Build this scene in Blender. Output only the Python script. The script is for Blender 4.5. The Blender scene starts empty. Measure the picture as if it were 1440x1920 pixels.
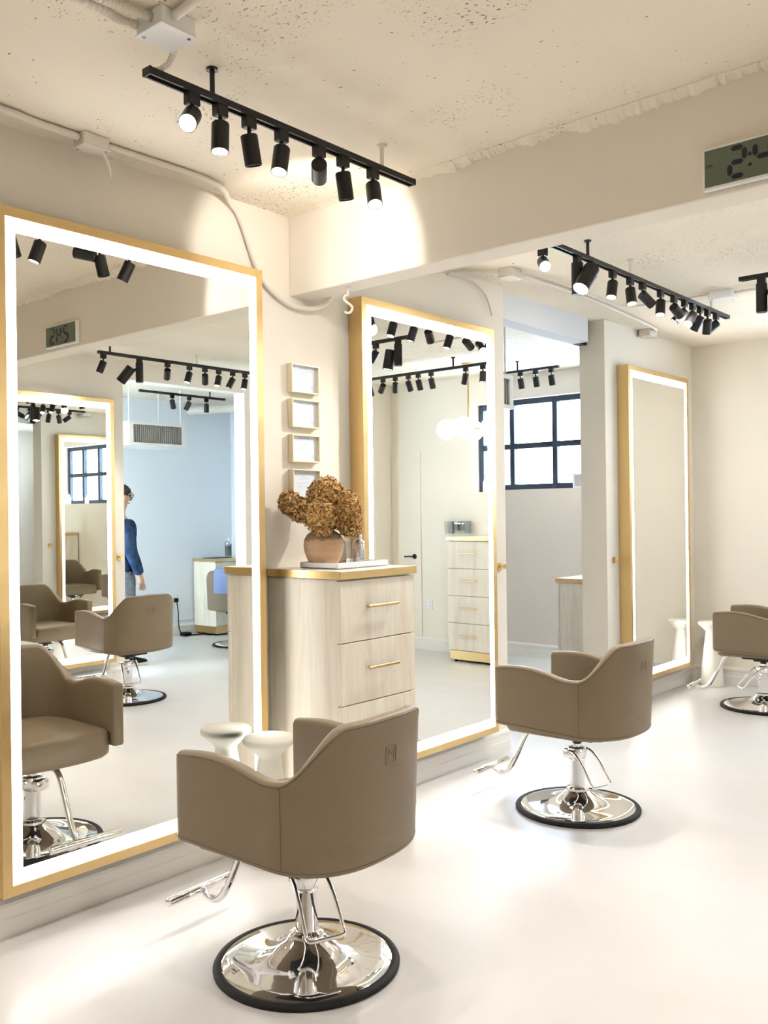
import bpy, bmesh, math, random
from mathutils import Vector, Matrix
random.seed(7)
S = bpy.context.scene
COL = S.collection
PI = math.pi

# ---------------------------------------------------------------- camera
CAMX, CAMH, FPX = 3.0806, 1.45, 1723.03
yaw, pitch, roll = 0.7077958, 0.00073, -0.0126349
fw = Vector((-math.sin(yaw)*math.cos(pitch), math.cos(yaw)*math.cos(pitch), math.sin(pitch)))
rt = Vector((math.cos(yaw), math.sin(yaw), 0)); up = rt.cross(fw)
r2 = rt*math.cos(roll)+up*math.sin(roll); u2 = -rt*math.sin(roll)+up*math.cos(roll)
cam = bpy.data.cameras.new('camera'); camo = bpy.data.objects.new('camera', cam); COL.objects.link(camo)
cam.sensor_fit = 'HORIZONTAL'; cam.sensor_width = 36; cam.lens = FPX*36/1440; cam.clip_start = .02
M4 = Matrix((r2, u2, -fw)).transposed().to_4x4(); M4.translation = Vector((CAMX, 0, CAMH))
camo.matrix_world = M4
S.camera = camo

# ---------------------------------------------------------------- world (daylight outside the windows), exposure
W = bpy.data.worlds.new('sky'); S.world = W; W.use_nodes = True
bg = W.node_tree.nodes['Background']; bg.inputs[0].default_value = (.60, .79, 1, 1); bg.inputs[1].default_value = 15.5
S.view_settings.view_transform = 'Standard'; S.view_settings.look = 'None'
S.view_settings.exposure = 0.82; S.view_settings.gamma = 1
S.view_settings.use_curve_mapping = False
try:
    S.cycles.caustics_reflective = False; S.cycles.caustics_refractive = False
    S.cycles.max_bounces = 8; S.cycles.diffuse_bounces = 4; S.cycles.glossy_bounces = 6; S.cycles.use_adaptive_sampling = True; S.cycles.adaptive_threshold = .08; S.cycles.adaptive_min_samples = 16; S.cycles.use_light_tree = False
    S.cycles.transmission_bounces = 6; S.cycles.transparent_max_bounces = 12
    S.cycles.sample_clamp_indirect = 20; S.cycles.blur_glossy = .5
except Exception: pass
WARM = (1, .965, .915)      # colour of the spotlights
SPOT_W = 18               # power of one spotlight
LED_E = 8.5               # emission of the mirror light bands
GLOBE_E = 1.2

# ---------------------------------------------------------------- materials
def mat(name, color, rough=.5, metal=0, emit=None, estr=0, spec=None, trans=0, ior=None, coat=0):
    m = bpy.data.materials.new(name); m.use_nodes = True
    b = m.node_tree.nodes['Principled BSDF']
    b.inputs['Base Color'].default_value = (*color, 1); b.inputs['Roughness'].default_value = rough
    b.inputs['Metallic'].default_value = metal
    if spec is not None: b.inputs['Specular IOR Level'].default_value = spec
    if trans: b.inputs['Transmission Weight'].default_value = trans
    if ior: b.inputs['IOR'].default_value = ior
    if coat: b.inputs['Coat Weight'].default_value = coat
    if emit: b.inputs['Emission Color'].default_value = (*emit, 1); b.inputs['Emission Strength'].default_value = estr
    return m
def nodes(m):
    nt = m.node_tree; return nt, nt.nodes, nt.links, nt.nodes['Principled BSDF']
def texco(nt, scale=(1,1,1), kind='Object'):
    tc = nt.nodes.new('ShaderNodeTexCoord'); mp = nt.nodes.new('ShaderNodeMapping')
    mp.inputs['Scale'].default_value = scale; nt.links.new(tc.outputs[kind], mp.inputs['Vector']); return mp.outputs[0]
def noise(nt, vec, scale, detail=4, rough=.5, dist=0):
    n = nt.nodes.new('ShaderNodeTexNoise'); n.inputs['Scale'].default_value = scale; n.inputs['Detail'].default_value = detail
    n.inputs['Roughness'].default_value = rough; n.inputs['Distortion'].default_value = dist
    nt.links.new(vec, n.inputs['Vector']); return n.outputs['Fac']
def ramp(nt, fac, stops):
    r = nt.nodes.new('ShaderNodeValToRGB'); e = r.color_ramp.elements
    while len(e) < len(stops): e.new(.5)
    for el, (p, c) in zip(e, stops):
        el.position = p; el.color = (*c, 1) if len(c) == 3 else c
    nt.links.new(fac, r.inputs[0]); return r.outputs[0]
def math_n(nt, op, a, b):
    n = nt.nodes.new('ShaderNodeMath'); n.operation = op; n.use_clamp = False
    for i, v in enumerate((a, b)):
        if isinstance(v, (int, float)): n.inputs[i].default_value = v
        else: nt.links.new(v, n.inputs[i])
    return n.outputs[0]
def mixc(nt, fac, a, b):
    n = nt.nodes.new('ShaderNodeMix'); n.data_type = 'RGBA'
    if isinstance(fac, (int, float)): n.inputs[0].default_value = fac
    else: nt.links.new(fac, n.inputs[0])
    for k, v in ((6, a), (7, b)):
        if isinstance(v, tuple): n.inputs[k].default_value = (*v, 1)
        else: nt.links.new(v, n.inputs[k])
    return n.outputs[2]
def bump(nt, h, strength=.2, dist=.01):
    n = nt.nodes.new('ShaderNodeBump'); n.inputs['Strength'].default_value = strength; n.inputs['Distance'].default_value = dist
    nt.links.new(h, n.inputs['Height']); nt.links.new(n.outputs[0], nt.nodes['Principled BSDF'].inputs['Normal'])

def mk_wall(name, c):
    m = mat(name, c, .75, spec=.2); nt, N, L, b = nodes(m)
    v = texco(nt); f = noise(nt, v, 1.3, 1)
    L.new(ramp(nt, f, [(.3, tuple(x*.97 for x in c)), (.7, c)]), b.inputs['Base Color'])
    return m
def mk_ceiling():
    c = (.95, .855, .705)
    m = mat('painted_concrete', c, .85, spec=.1); nt, N, L, b = nodes(m)
    v = texco(nt)
    base = ramp(nt, noise(nt, v, 2.2, 5), [(.3, tuple(x*.95 for x in c)), (.7, c)])
    # small dark pits, gathered in patches
    patch = ramp(nt, noise(nt, v, 1.7, 3, .6), [(.53, (0,0,0)), (.66, (1,1,1))])
    vs = texco(nt, (1, 1.9, 1))
    pits = ramp(nt, noise(nt, vs, 62, 2.5, .55), [(.62, (0,0,0)), (.66, (1,1,1))])
    fine = ramp(nt, noise(nt, vs, 38, 2, .5), [(.725, (0,0,0)), (.75, (1,1,1))])
    k = math_n(nt, 'MULTIPLY', patch, pits)
    k2 = math_n(nt, 'MAXIMUM', k, math_n(nt, 'MULTIPLY', fine, .8))
    L.new(mixc(nt, k2, base, (.07, .05, .03)), b.inputs['Base Color'])
    h = math_n(nt, 'SUBTRACT', math_n(nt, 'MULTIPLY', noise(nt, v, 14, 5, .6), .35), k2)
    bump(nt, h, .35, .008); return m
def mk_floor():
    m = mat('microcement', (.86,.82,.76), .28, spec=.35); nt, N, L, b = nodes(m)
    v = texco(nt, (1, 1.6, 1))
    c = ramp(nt, noise(nt, v, 1.0, 5, .55, .3), [(.25, (.645,.605,.57)), (.5, (.68,.652,.632)), (.75, (.70,.68,.668))])
    L.new(c, b.inputs['Base Color'])
    L.new(ramp(nt, noise(nt, v, 3, 4), [(.3, (.30,)*3), (.7, (.40,)*3)]), b.inputs['Roughness'])
    return m
def mk_laminate():
    m = mat('whitewashed_laminate', (.8,.74,.64), .42, spec=.35); nt, N, L, b = nodes(m)
    v = texco(nt, (9, 9, 1.3)); v2 = texco(nt, (60, 60, 4)); v3 = texco(nt, (1,1,1))
    c = ramp(nt, noise(nt, v, 1, 5, .6, .4), [(.3, (.77,.68,.555)), (.5, (.87,.80,.68)), (.72, (.90,.845,.75))])
    g = ramp(nt, noise(nt, v2, 1, 3, .6), [(.35, (.86,.83,.79)), (.6, (1,1,1))])
    n = nt.nodes.new('ShaderNodeMix'); n.data_type = 'RGBA'; n.blend_type = 'MULTIPLY'; n.inputs[0].default_value = .45
    L.new(c, n.inputs[6]); L.new(g, n.inputs[7])
    sp = ramp(nt, noise(nt, v3, 45, 2), [(.71, (0,0,0)), (.76, (1,1,1))])
    L.new(mixc(nt, math_n(nt,'MULTIPLY',sp,.35), n.outputs[2], (.35,.27,.2)), b.inputs['Base Color'])
    return m
def mk_leather():
    c = (.232, .173, .106)
    m = mat('taupe_leather', c, .42, spec=.35); nt, N, L, b = nodes(m)
    v = texco(nt)
    L.new(ramp(nt, noise(nt, v, 4, 4), [(.3, tuple(x*.95 for x in c)), (.7, c)]), b.inputs['Base Color'])
    vo = nt.nodes.new('ShaderNodeTexVoronoi'); vo.inputs['Scale'].default_value = 420; L.new(v, vo.inputs['Vector'])
    bump(nt, vo.outputs['Distance'], .12, .001); return m
def mk_gold():
    m = mat('brushed_brass', (.74,.53,.25), .36, 1); nt, N, L, b = nodes(m)
    v = texco(nt, (1, 1, 6))
    L.new(ramp(nt, noise(nt, v, 2, 2), [(.3, (.33,)*3), (.7, (.40,)*3)]), b.inputs['Roughness']); return m
def mk_vase():
    m = mat('terracotta', (.52,.30,.18), .75, spec=.2); nt, N, L, b = nodes(m)
    v = texco(nt, (2, 2, 38)); v2 = texco(nt)
    c = ramp(nt, noise(nt, v, 1, 4, .6), [(.3, (.52,.32,.18)), (.55, (.64,.42,.26)), (.75, (.72,.51,.34))])
    # darker burnished shoulder of the pot
    s = nt.nodes.new('ShaderNodeSeparateXYZ'); L.new(v2, s.inputs[0])
    z = math_n(nt, 'ADD', s.outputs[2], math_n(nt, 'MULTIPLY', noise(nt, v2, 18, 3), .05))
    k = ramp(nt, math_n(nt, 'MULTIPLY', z, 5), [(.69, (0,0,0)), (.74, (1,1,1))])
    L.new(mixc(nt, math_n(nt,'MULTIPLY',k,.75), c, (.23,.135,.095)), b.inputs['Base Color'])
    bump(nt, noise(nt, v, 1, 4), .25, .004); return m
def mk_petal():
    m = mat('dried_petals', (.5,.3,.1), .7, spec=.15); nt, N, L, b = nodes(m)
    gi = nt.nodes.new('ShaderNodeTexCoord'); f = noise(nt, gi.outputs['Object'], 55, 3, .7)
    ge = nt.nodes.new('ShaderNodeNewGeometry'); r = math_n(nt, 'ADD', math_n(nt, 'MULTIPLY', ge.outputs['Random Per Island'], .62), math_n(nt, 'MULTIPLY', f, .38))
    L.new(ramp(nt, r, [(.15, (.16,.075,.028)), (.36, (.48,.25,.075)), (.60, (.70,.43,.15)), (.84, (.88,.72,.45))]), b.inputs['Base Color'])
    b.inputs['Subsurface Weight'].default_value = 0; return m
def mk_lcd():
    m = mat('lcd_panel', (.13,.165,.115), .25, spec=.4); return m

MT = dict(
    wall=mk_wall('wall_paint', (.88,.81,.70)), room2=mk_wall('side_wall_paint', (.83,.87,.93)), header=mk_wall('header_shade_grey', (.76,.77,.78)), room3=mk_wall('window_room_paint', (.78,.695,.62)), ceil=mk_ceiling(), floor=mk_floor(), lam=mk_laminate(),  # header: cool grey carries the shade on the beam over the opening
    leather=mk_leather(), gold=mk_gold(), chrome=mat('chrome', (.86,.86,.87), .05, 1), black=mat('black_metal', (.014,.013,.013), .38, spec=.4),
    rubber=mat('black_rubber', (.012,.011,.011), .6, spec=.25), mirror=mat('mirror_glass', (.88,.885,.85), .0, 1),
    led=mat('led_diffuser', (.9,.9,.9), .4, emit=(1,.98,.95), estr=LED_E), lens=mat('lit_lens', (.9,.9,.85), .4, emit=(1,.93,.82), estr=14),
    lens_hot=mat('bright_lens', (.9,.9,.85), .4, emit=(1,.95,.88), estr=60), lens_off=mat('shaded_lens', (.06,.06,.06), .3),
    white=mat('white_gloss', (.86,.85,.83), .3), trim=mk_wall('trim_paint', (.88,.845,.79)), pipe=mk_wall('painted_pipe', (.82,.76,.67)),
    stool=mat('ivory_stone', (.88,.85,.75), .8, spec=.1), vase=mk_vase(), petal=mk_petal(), stem=mat('dry_stem', (.16,.10,.05), .8),
    paper=mat('paper', (.74,.79,.86), .5), ink=mat('grey_print', (.60,.64,.73), .6), smoke=mat('smoked_glass', (.42,.33,.27), .08, trans=.75, ior=1.45),
    silver=mat('hammered_silver', (.62,.62,.66), .22, 1), winframe=mat('dark_blue_frame', (.018,.03,.055), .4), glassp=mat('window_glass', (1,1,1), 0, trans=1, ior=1.02),
    lcd=mk_lcd(), digit=mat('lcd_digit', (.006,.006,.02), .4), seam=mat('leather_seam', (.14,.105,.072), .6), cream=mat('pale_gold_frame', (.86,.76,.54), .35, .2),
    globe=mat('opal_glass', (.95,.93,.9), .3, emit=(1,.94,.84), estr=GLOBE_E), brass=mat('polished_brass', (.82,.58,.24), .15, 1),
    bronze=mat('dark_bronze', (.05,.042,.035), .35, .6), slot=mat('dark_slot', (.03,.028,.025), .8), jar=mat('teal_liquid', (.03,.30,.34), .1, trans=.3, ior=1.35),
    clear=mat('clear_glass', (.9,.95,.95), .03, trans=.9, ior=1.3), towel=mat('blue_towel', (.28,.36,.62), .9), skin=mat('skin', (.50,.31,.22), .55),
    hair=mat('dark_hair', (.012,.01,.009), .6), shoe=mat('black_suede', (.015,.015,.017), .8), sole=mat('cream_sole', (.72,.66,.54), .6),
    grille=mat('grille_grey', (.36,.34,.31), .6), print=mat('dark_print', (.10,.09,.10), .5), pale=mat('pale_print', (.5,.47,.47), .6))
def mk_pane():
    m = bpy.data.materials.new('window_glass'); m.use_nodes = True; nt = m.node_tree; nt.nodes.clear()
    a = nt.nodes.new('ShaderNodeBsdfTransparent'); g = nt.nodes.new('ShaderNodeBsdfGlossy'); g.inputs['Roughness'].default_value = .02
    x = nt.nodes.new('ShaderNodeMixShader'); x.inputs[0].default_value = .06; o = nt.nodes.new('ShaderNodeOutputMaterial')
    nt.links.new(a.outputs[0], x.inputs[1]); nt.links.new(g.outputs[0], x.inputs[2]); nt.links.new(x.outputs[0], o.inputs[0]); return m
MT['glassp'] = mk_pane()
for k in ('lens','lens_hot'): MT[k].cycles.emission_sampling = 'NONE'
def mk_denim(name, a, b_):
    m = mat(name, a, .85, spec=.15); nt, N, L, b = nodes(m); v = texco(nt)
    L.new(ramp(nt, noise(nt, v, 12, 5, .65), [(.35, a), (.65, b_)]), b.inputs['Base Color']); return m
MT['denim'] = mk_denim('blue_denim', (.012,.026,.065), (.035,.065,.14)); MT['jeans'] = mk_denim('grey_jeans', (.10,.12,.16), (.20,.23,.28))
MT['red'] = mat('red_patch', (.35,.10,.07), .8)

# ---------------------------------------------------------------- mesh helpers
def add_box(bm, lo, hi, bev=0, seg=2):
    t = bmesh.new(); bmesh.ops.create_cube(t, size=1)
    lo, hi = Vector(lo), Vector(hi); c, s = (lo+hi)/2, hi-lo
    for v in t.verts: v.co = Vector((v.co.x*s.x, v.co.y*s.y, v.co.z*s.z)) + c
    if bev: bmesh.ops.bevel(t, geom=t.edges[:], offset=bev, segments=seg, affect='EDGES', profile=.5)
    merge(bm, t)
def merge(bm, t, mx=None):
    if mx is not None: bmesh.ops.transform(t, matrix=mx, verts=t.verts[:])
    me = bpy.data.meshes.new('tmp'); t.to_mesh(me); t.free(); bm.from_mesh(me); bpy.data.meshes.remove(me)
def add_lathe(bm, prof, n=40, mx=None, close=True):
    t = bmesh.new(); rings = []
    for r, z in prof:
        if r < 1e-6: rings.append([t.verts.new((0,0,z))])
        else: rings.append([t.verts.new((r*math.cos(2*PI*i/n), r*math.sin(2*PI*i/n), z)) for i in range(n)])
    for a, b in zip(rings, rings[1:]):
        for i in range(n):
            j = (i+1) % n
            if len(a) == 1 and len(b) == 1: continue
            if len(a) == 1: t.faces.new((a[0], b[j], b[i]))
            elif len(b) == 1: t.faces.new((a[i], a[j], b[0]))
            else: t.faces.new((a[i], a[j], b[j], b[i]))
    bmesh.ops.recalc_face_normals(t, faces=t.faces[:]); merge(bm, t, mx)
def smooth_path(pts, k=6):
    P = [Vector(p) for p in pts]; out = []
    for i in range(len(P)-1):
        p0, p1, p2, p3 = P[max(i-1,0)], P[i], P[i+1], P[min(i+2,len(P)-1)]
        for j in range(k):
            t = j/k; out.append(.5*((2*p1)+(-p0+p2)*t+(2*p0-5*p1+4*p2-p3)*t*t+(-p0+3*p1-3*p2+p3)*t**3))
    out.append(P[-1]); return out
def add_tube(bm, pts, r, n=12, smooth=0, rib=0):
    P = smooth_path(pts, smooth) if smooth else [Vector(p) for p in pts]
    t = bmesh.new(); rings = []; prev = None
    for i, p in enumerate(P):
        d = (P[min(i+1,len(P)-1)]-P[max(i-1,0)]).normalized()
        if prev is None: a = d.orthogonal().normalized()
        else: a = (prev - d*prev.dot(d)).normalized()
        prev = a; b = d.cross(a)
        rr = r(i/(len(P)-1)) if callable(r) else r
        if rib: rr *= 1+rib*(1 if i % 2 else -1)
        rings.append([t.verts.new(p+(a*math.cos(2*PI*j/n)+b*math.sin(2*PI*j/n))*rr) for j in range(n)])
    for a, b in zip(rings, rings[1:]):
        for j in range(n): t.faces.new((a[j], a[(j+1)%n], b[(j+1)%n], b[j]))
    t.faces.new(rings[0][::-1]); t.faces.new(rings[-1])
    bmesh.ops.recalc_face_normals(t, faces=t.faces[:]); merge(bm, t)
def add_cyl(bm, p0, p1, r, n=24, bev=0):
    p0, p1 = Vector(p0), Vector(p1); d = p1-p0; h = d.length
    q = Vector((0,0,1)).rotation_difference(d.normalized()).to_matrix().to_4x4(); q.translation = p0
    prof = [(0,0),(r-bev,0),(r,bev),(r,h-bev),(r-bev,h),(0,h)] if bev else [(0,0),(r,0),(r,h),(0,h)]
    add_lathe(bm, prof, n, q)
def add_prism(bm, outline, z0, z1, bev=0, seg=2, mx=None):
    t = bmesh.new(); vs = [t.verts.new((x, y, z0)) for x, y in outline]; f = t.faces.new(vs)
    g = bmesh.ops.extrude_face_region(t, geom=[f]); tv = [e for e in g['geom'] if isinstance(e, bmesh.types.BMVert)]
    for v in tv: v.co.z = z1
    bmesh.ops.recalc_face_normals(t, faces=t.faces[:])
    if bev:
        ed = [e for e in t.edges if abs(e.verts[0].co.z-e.verts[1].co.z) < 1e-6]
        bmesh.ops.bevel(t, geom=ed, offset=bev, segments=seg, affect='EDGES', profile=.5)
    merge(bm, t, mx)
def obj(name, bm, m, parent=None, smooth=True, ang=35):
    me = bpy.data.meshes.new(name); bm.to_mesh(me); bm.free(); me.materials.append(MT[m] if isinstance(m, str) else m)
    if smooth:
        me.polygons.foreach_set('use_smooth', [True]*len(me.polygons))
        try: me.set_sharp_from_angle(angle=math.radians(ang))
        except Exception: pass
    o = bpy.data.objects.new(name, me); COL.objects.link(o)
    if parent: o.parent = parent
    return o
def inst(name, src, parent=None):
    o = bpy.data.objects.new(name, src if isinstance(src, bpy.types.Mesh) else src.data); COL.objects.link(o)
    if parent: o.parent = parent
    return o
def tag(o, label, cat, group=None):
    o['label'] = label; o['category'] = cat
    if group: o['group'] = group
    return o
def thing(name, label, cat, loc=(0,0,0), rz=0, group=None):
    o = bpy.data.objects.new(name, None); COL.objects.link(o); o.empty_display_size = .1
    o.location = loc; o.rotation_euler = (0,0,rz); return tag(o, label, cat, group)
def B(): return bmesh.new()
def box_obj(name, lo, hi, m, parent=None, bev=0, seg=2):
    bm = B(); add_box(bm, lo, hi, bev, seg); return obj(name, bm, m, parent)
def struct(name, boxes, m, label=None):
    bm = B()
    for lo, hi in boxes: add_box(bm, lo, hi)
    o = obj(name, bm, m, smooth=False); o['kind'] = 'structure'
    if label: o['label'] = label
    return o

# ---------------------------------------------------------------- room shell
ZC = 2.82; YF = 7.65; YB = -2.6
struct('floor', [((-3.0,YB,-.1),(6.3,8.2,0))], 'floor', 'pale cream polished microcement floor')
struct('ceiling', [((-3.0,YB,ZC),(6.3,8.2,ZC+.12))], 'ceil', 'pitted concrete ceiling painted cream')
struct('wall_left', [((-.2,YB,0),(0,4.74,ZC)), ((-.2,6.06,0),(0,YF,ZC))], 'wall')
struct('trim_3', [((-.2,4.74,2.652),(-.07,5.95,ZC))], 'header', 'header beam over the opening, its shade put into the grey colour')
struct('trim_4', [((-.2,5.95,2.652),(-.14,6.06,ZC))], 'slot', 'dark box standing for the shade between the header beam and the wall')  # dark box painted in for the shade inside the gap
struct('wall_right', [((4.09,YB,0),(4.25,4.66,ZC)), ((4.09,6.06,0),(4.25,YF,ZC)), ((4.102,4.66,2.66),(4.25,6.06,ZC))], 'wall')
WX0, WX1, WZ0, WZ1 = 1.18, 2.46, 1.645, 2.53
struct('wall_far', [((0,YF,0),(WX0,YF+.2,ZC)), ((WX1,YF,0),(4.25,YF+.2,ZC)), ((WX0,YF,0),(WX1,YF+.2,WZ0)), ((WX0,YF,WZ1),(WX1,YF+.2,ZC)),
                    ((3.52,7.36,0),(4.09,YF,ZC))], 'wall')
struct('wall_back', [((-.2,YB-.2,0),(4.25,YB,ZC))], 'wall')
VX0, VX1, VZ0, VZ1 = -2.53, -.98, 1.665, 2.575
YW = 7.88
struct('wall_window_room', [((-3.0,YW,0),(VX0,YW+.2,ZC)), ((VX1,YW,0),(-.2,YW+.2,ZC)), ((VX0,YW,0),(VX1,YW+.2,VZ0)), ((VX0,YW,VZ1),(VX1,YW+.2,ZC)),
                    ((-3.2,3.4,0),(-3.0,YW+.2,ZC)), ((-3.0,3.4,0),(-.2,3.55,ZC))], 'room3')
struct('wall_side_room', [((6.2,3.6,0),(6.4,YF+.2,ZC)), ((4.25,YF,0),(6.2,YF+.2,ZC)), ((4.25,3.45,0),(4.35,3.6,ZC)), ((6.1,3.45,0),(6.4,3.6,ZC)),
                    ((4.35,3.45,0),(6.1,3.6,.5)), ((4.35,3.45,2.72),(6.1,3.6,ZC))], 'room2')
# ceiling beam with the clock
bmB = B(); add_box(bmB, (0,2.95,2.454), (4.09,3.085,ZC), .004, 1)
o = obj('trim_1', bmB, 'wall'); o['kind'] = 'structure'; o['label'] = 'deep painted beam crossing the ceiling'
# ragged plaster lip where the ceiling meets the beam
bm = B(); xs = [i*.010 for i in range(int(4.08/.010)+1)]; h = .02; prev = None
for i, x in enumerate(xs):
    h += random.uniform(-.006,.006); h = min(max(h,.005),.030)
    hh = h + random.uniform(-.0045,.0045) + .012*math.sin(x*7.1)*math.sin(x*2.3)
    hh = max(.004, hh*(.35+.65*min(1,max(0,(x-.3)/.9))))
    ring = [bm.verts.new((x,2.95,ZC-hh)), bm.verts.new((x,2.943-random.uniform(0,.004),ZC-hh*.9)), bm.verts.new((x,2.90,ZC-.001)), bm.verts.new((x,2.95,ZC-.001))]
    if prev:
        for a in range(4): bm.faces.new((prev[a], prev[(a+1)%4], ring[(a+1)%4], ring[a]))
    prev = ring
bmesh.ops.recalc_face_normals(bm, faces=bm.faces[:])
o = obj('trim_2', bm, 'ceil', smooth=False); o['kind'] = 'structure'; o['label'] = 'ragged plaster edge along the top of the beam'
# baseboards (stepped profile)
def baseboard(name, p0, p1, n, zt=.135):
    p0, p1, n = Vector(p0), Vector(p1), Vector(n)
    prof = [(0,0),(.016,0),(.016,.06),(.013,.066),(.013,zt-.035),(.018,zt-.03),(.018,zt-.018),(.008,zt),(0,zt)]
    bm = B(); a = [bm.verts.new(p0+n*u+Vector((0,0,w))) for u, w in prof]; b = [bm.verts.new(p1+n*u+Vector((0,0,w))) for u, w in prof]
    k = len(prof)
    for i in range(k): bm.faces.new((a[i], a[(i+1)%k], b[(i+1)%k], b[i]))
    bm.faces.new(a); bm.faces.new(b); bmesh.ops.recalc_face_normals(bm, faces=bm.faces[:])
    o = obj(name, bm, 'trim', smooth=False); o['kind'] = 'structure'
baseboard('baseboard_left', (0,YB,0), (0,4.74,0), (1,0,0)); baseboard('baseboard_left_far', (0,6.06,0), (0,YF,0), (1,0,0))
baseboard('baseboard_far', (0,YF,0), (3.52,YF,0), (0,-1,0)); baseboard('baseboard_window_room', (-3,YW,0), (-.2,YW,0), (0,-1,0))
baseboard('baseboard_right', (4.09,YB,0), (4.09,4.66,0), (-1,0,0)); baseboard('baseboard_right_far', (4.09,6.06,0), (4.09,7.36,0), (-1,0,0)); baseboard('baseboard_side_room', (6.2,3.6,0), (6.2,YF,0), (-1,0,0))

# windows: frame, mullions, panes in the wall openings
def window(name, x0, x1, z0, z1, y, vs, hz, label, w=.055):
    root = bpy.data.objects.new(name, None); COL.objects.link(root); root['kind'] = 'structure'; root['label'] = label; root.location = (x0,y,z0)
    L = x1-x0; H = z1-z0; cx = [0]+[v-x0 for v in vs]+[L]; cz = [0]+[v-z0 for v in hz]+[H]
    for i, c in enumerate(cx):
        a, b = (0, w) if i == 0 else ((L-w, L) if i == len(cx)-1 else (c-w/2, c+w/2)); box_obj('window_frame', (a,0,0), (b,.06,H), 'winframe', root, .004, 1)
    for i, c in enumerate(cz):
        a, b = (0, w) if i == 0 else ((H-w, H) if i == len(cz)-1 else (c-w/2, c+w/2))
        for j in range(len(cx)-1):
            xa = cx[j]+(w if j == 0 else w/2); xb = cx[j+1]-(w if j == len(cx)-2 else w/2)
            box_obj('window_frame', (xa,.004,a), (xb,.056,b), 'winframe', root)
    for j in range(len(cx)-1):
        for i in range(len(cz)-1):
            box_obj('pane', (cx[j]+w*.5,.027,cz[i]+w*.5), (cx[j+1]-w*.5,.033,cz[i+1]-w*.5), 'glassp', root)
window('window_1', VX0, VX1, VZ0, VZ1, YW+.07, (-2.0,-1.507), (2.105,), 'dark blue gridded window above the pale wall beyond the opening')
window('window_2', WX0, WX1, WZ0, WZ1, YF+.13, (1.6,2.03), (2.09,), 'dark blue gridded window in the far wall, seen in the mirrors')
window('window_3', 4.35, 6.1, .5, 2.72, 3.5, (5.22,), (1.7,), 'unseen dark blue window added to bring daylight into the side room')  # unseen window, placed and sized to bring daylight into the side room

# ---------------------------------------------------------------- mirrors
def mirror(label, y0, y1, z0=.165, z1=2.51, x=0, face=1):
    W_, H_, D = y1-y0, z1-z0, .09; g, l, lh = .036, .050, .037
    t = thing('wall_mirror', label, 'mirror', (x+face*.001, (y0+y1)/2, z0), 0 if face > 0 else PI, 'gold framed lit wall mirrors')
    hw = W_/2
    # four mitred brass rails
    def rail(a, b, c, d):
        bm = B(); t_ = [(D, *p) for p in (a, b, c, d)]; k = [(0, *p) for p in (a, b, c, d)]
        va = [bm.verts.new(p) for p in t_]; vb = [bm.verts.new(p) for p in k]
        bm.faces.new(va); bm.faces.new(vb[::-1])
        for i in range(4): bm.faces.new((va[i], vb[i], vb[(i+1)%4], va[(i+1)%4]))
        bmesh.ops.recalc_face_normals(bm, faces=bm.faces[:])
        bmesh.ops.bevel(bm, geom=bm.edges[:], offset=.0012, segments=1, affect='EDGES')
        obj('frame_rail', bm, 'gold', t, smooth=False)
    rail((-hw,0),(hw,0),(hw-g,g),(-hw+g,g)); rail((-hw,H_),(-hw+g,H_-g),(hw-g,H_-g),(hw,H_))
    rail((-hw,0),(-hw+g,g),(-hw+g,H_-g),(-hw,H_)); rail((hw,0),(hw,H_),(hw-g,H_-g),(hw-g,g))
    bm = B(); a, b = hw-g, H_-g; a2, b2 = hw-g-lh, H_-g-l; xx = D-.004
    for lo, hi in (((.02,-a,g),(xx,a,g+l)), ((.02,-a,b2),(xx,a,b)), ((.02,-a,g+l),(xx,-a2,b2)), ((.02,a2,g+l),(xx,a,b2))): add_box(bm, lo, hi)
    obj('light_band', bm, 'led', t, smooth=False)
    box_obj('glass', (.02,-a2,g+l), (xx-.001,a2,b2), 'mirror', t)
    return t
M1 = mirror('large lit mirror with brass frame nearest the camera, at the left edge', 1.503, 2.70)
M2 = mirror('lit brass mirror between the drawer chest and the opening', 3.345, 4.503)
M3 = mirror('lit brass mirror in the far corner beyond the opening', 6.248, 7.345)
M4_ = mirror('lit brass mirror on the opposite wall, seen only in reflection', 3.345, 4.51, z0=.195, z1=2.455, x=4.09, face=-1)

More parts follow.
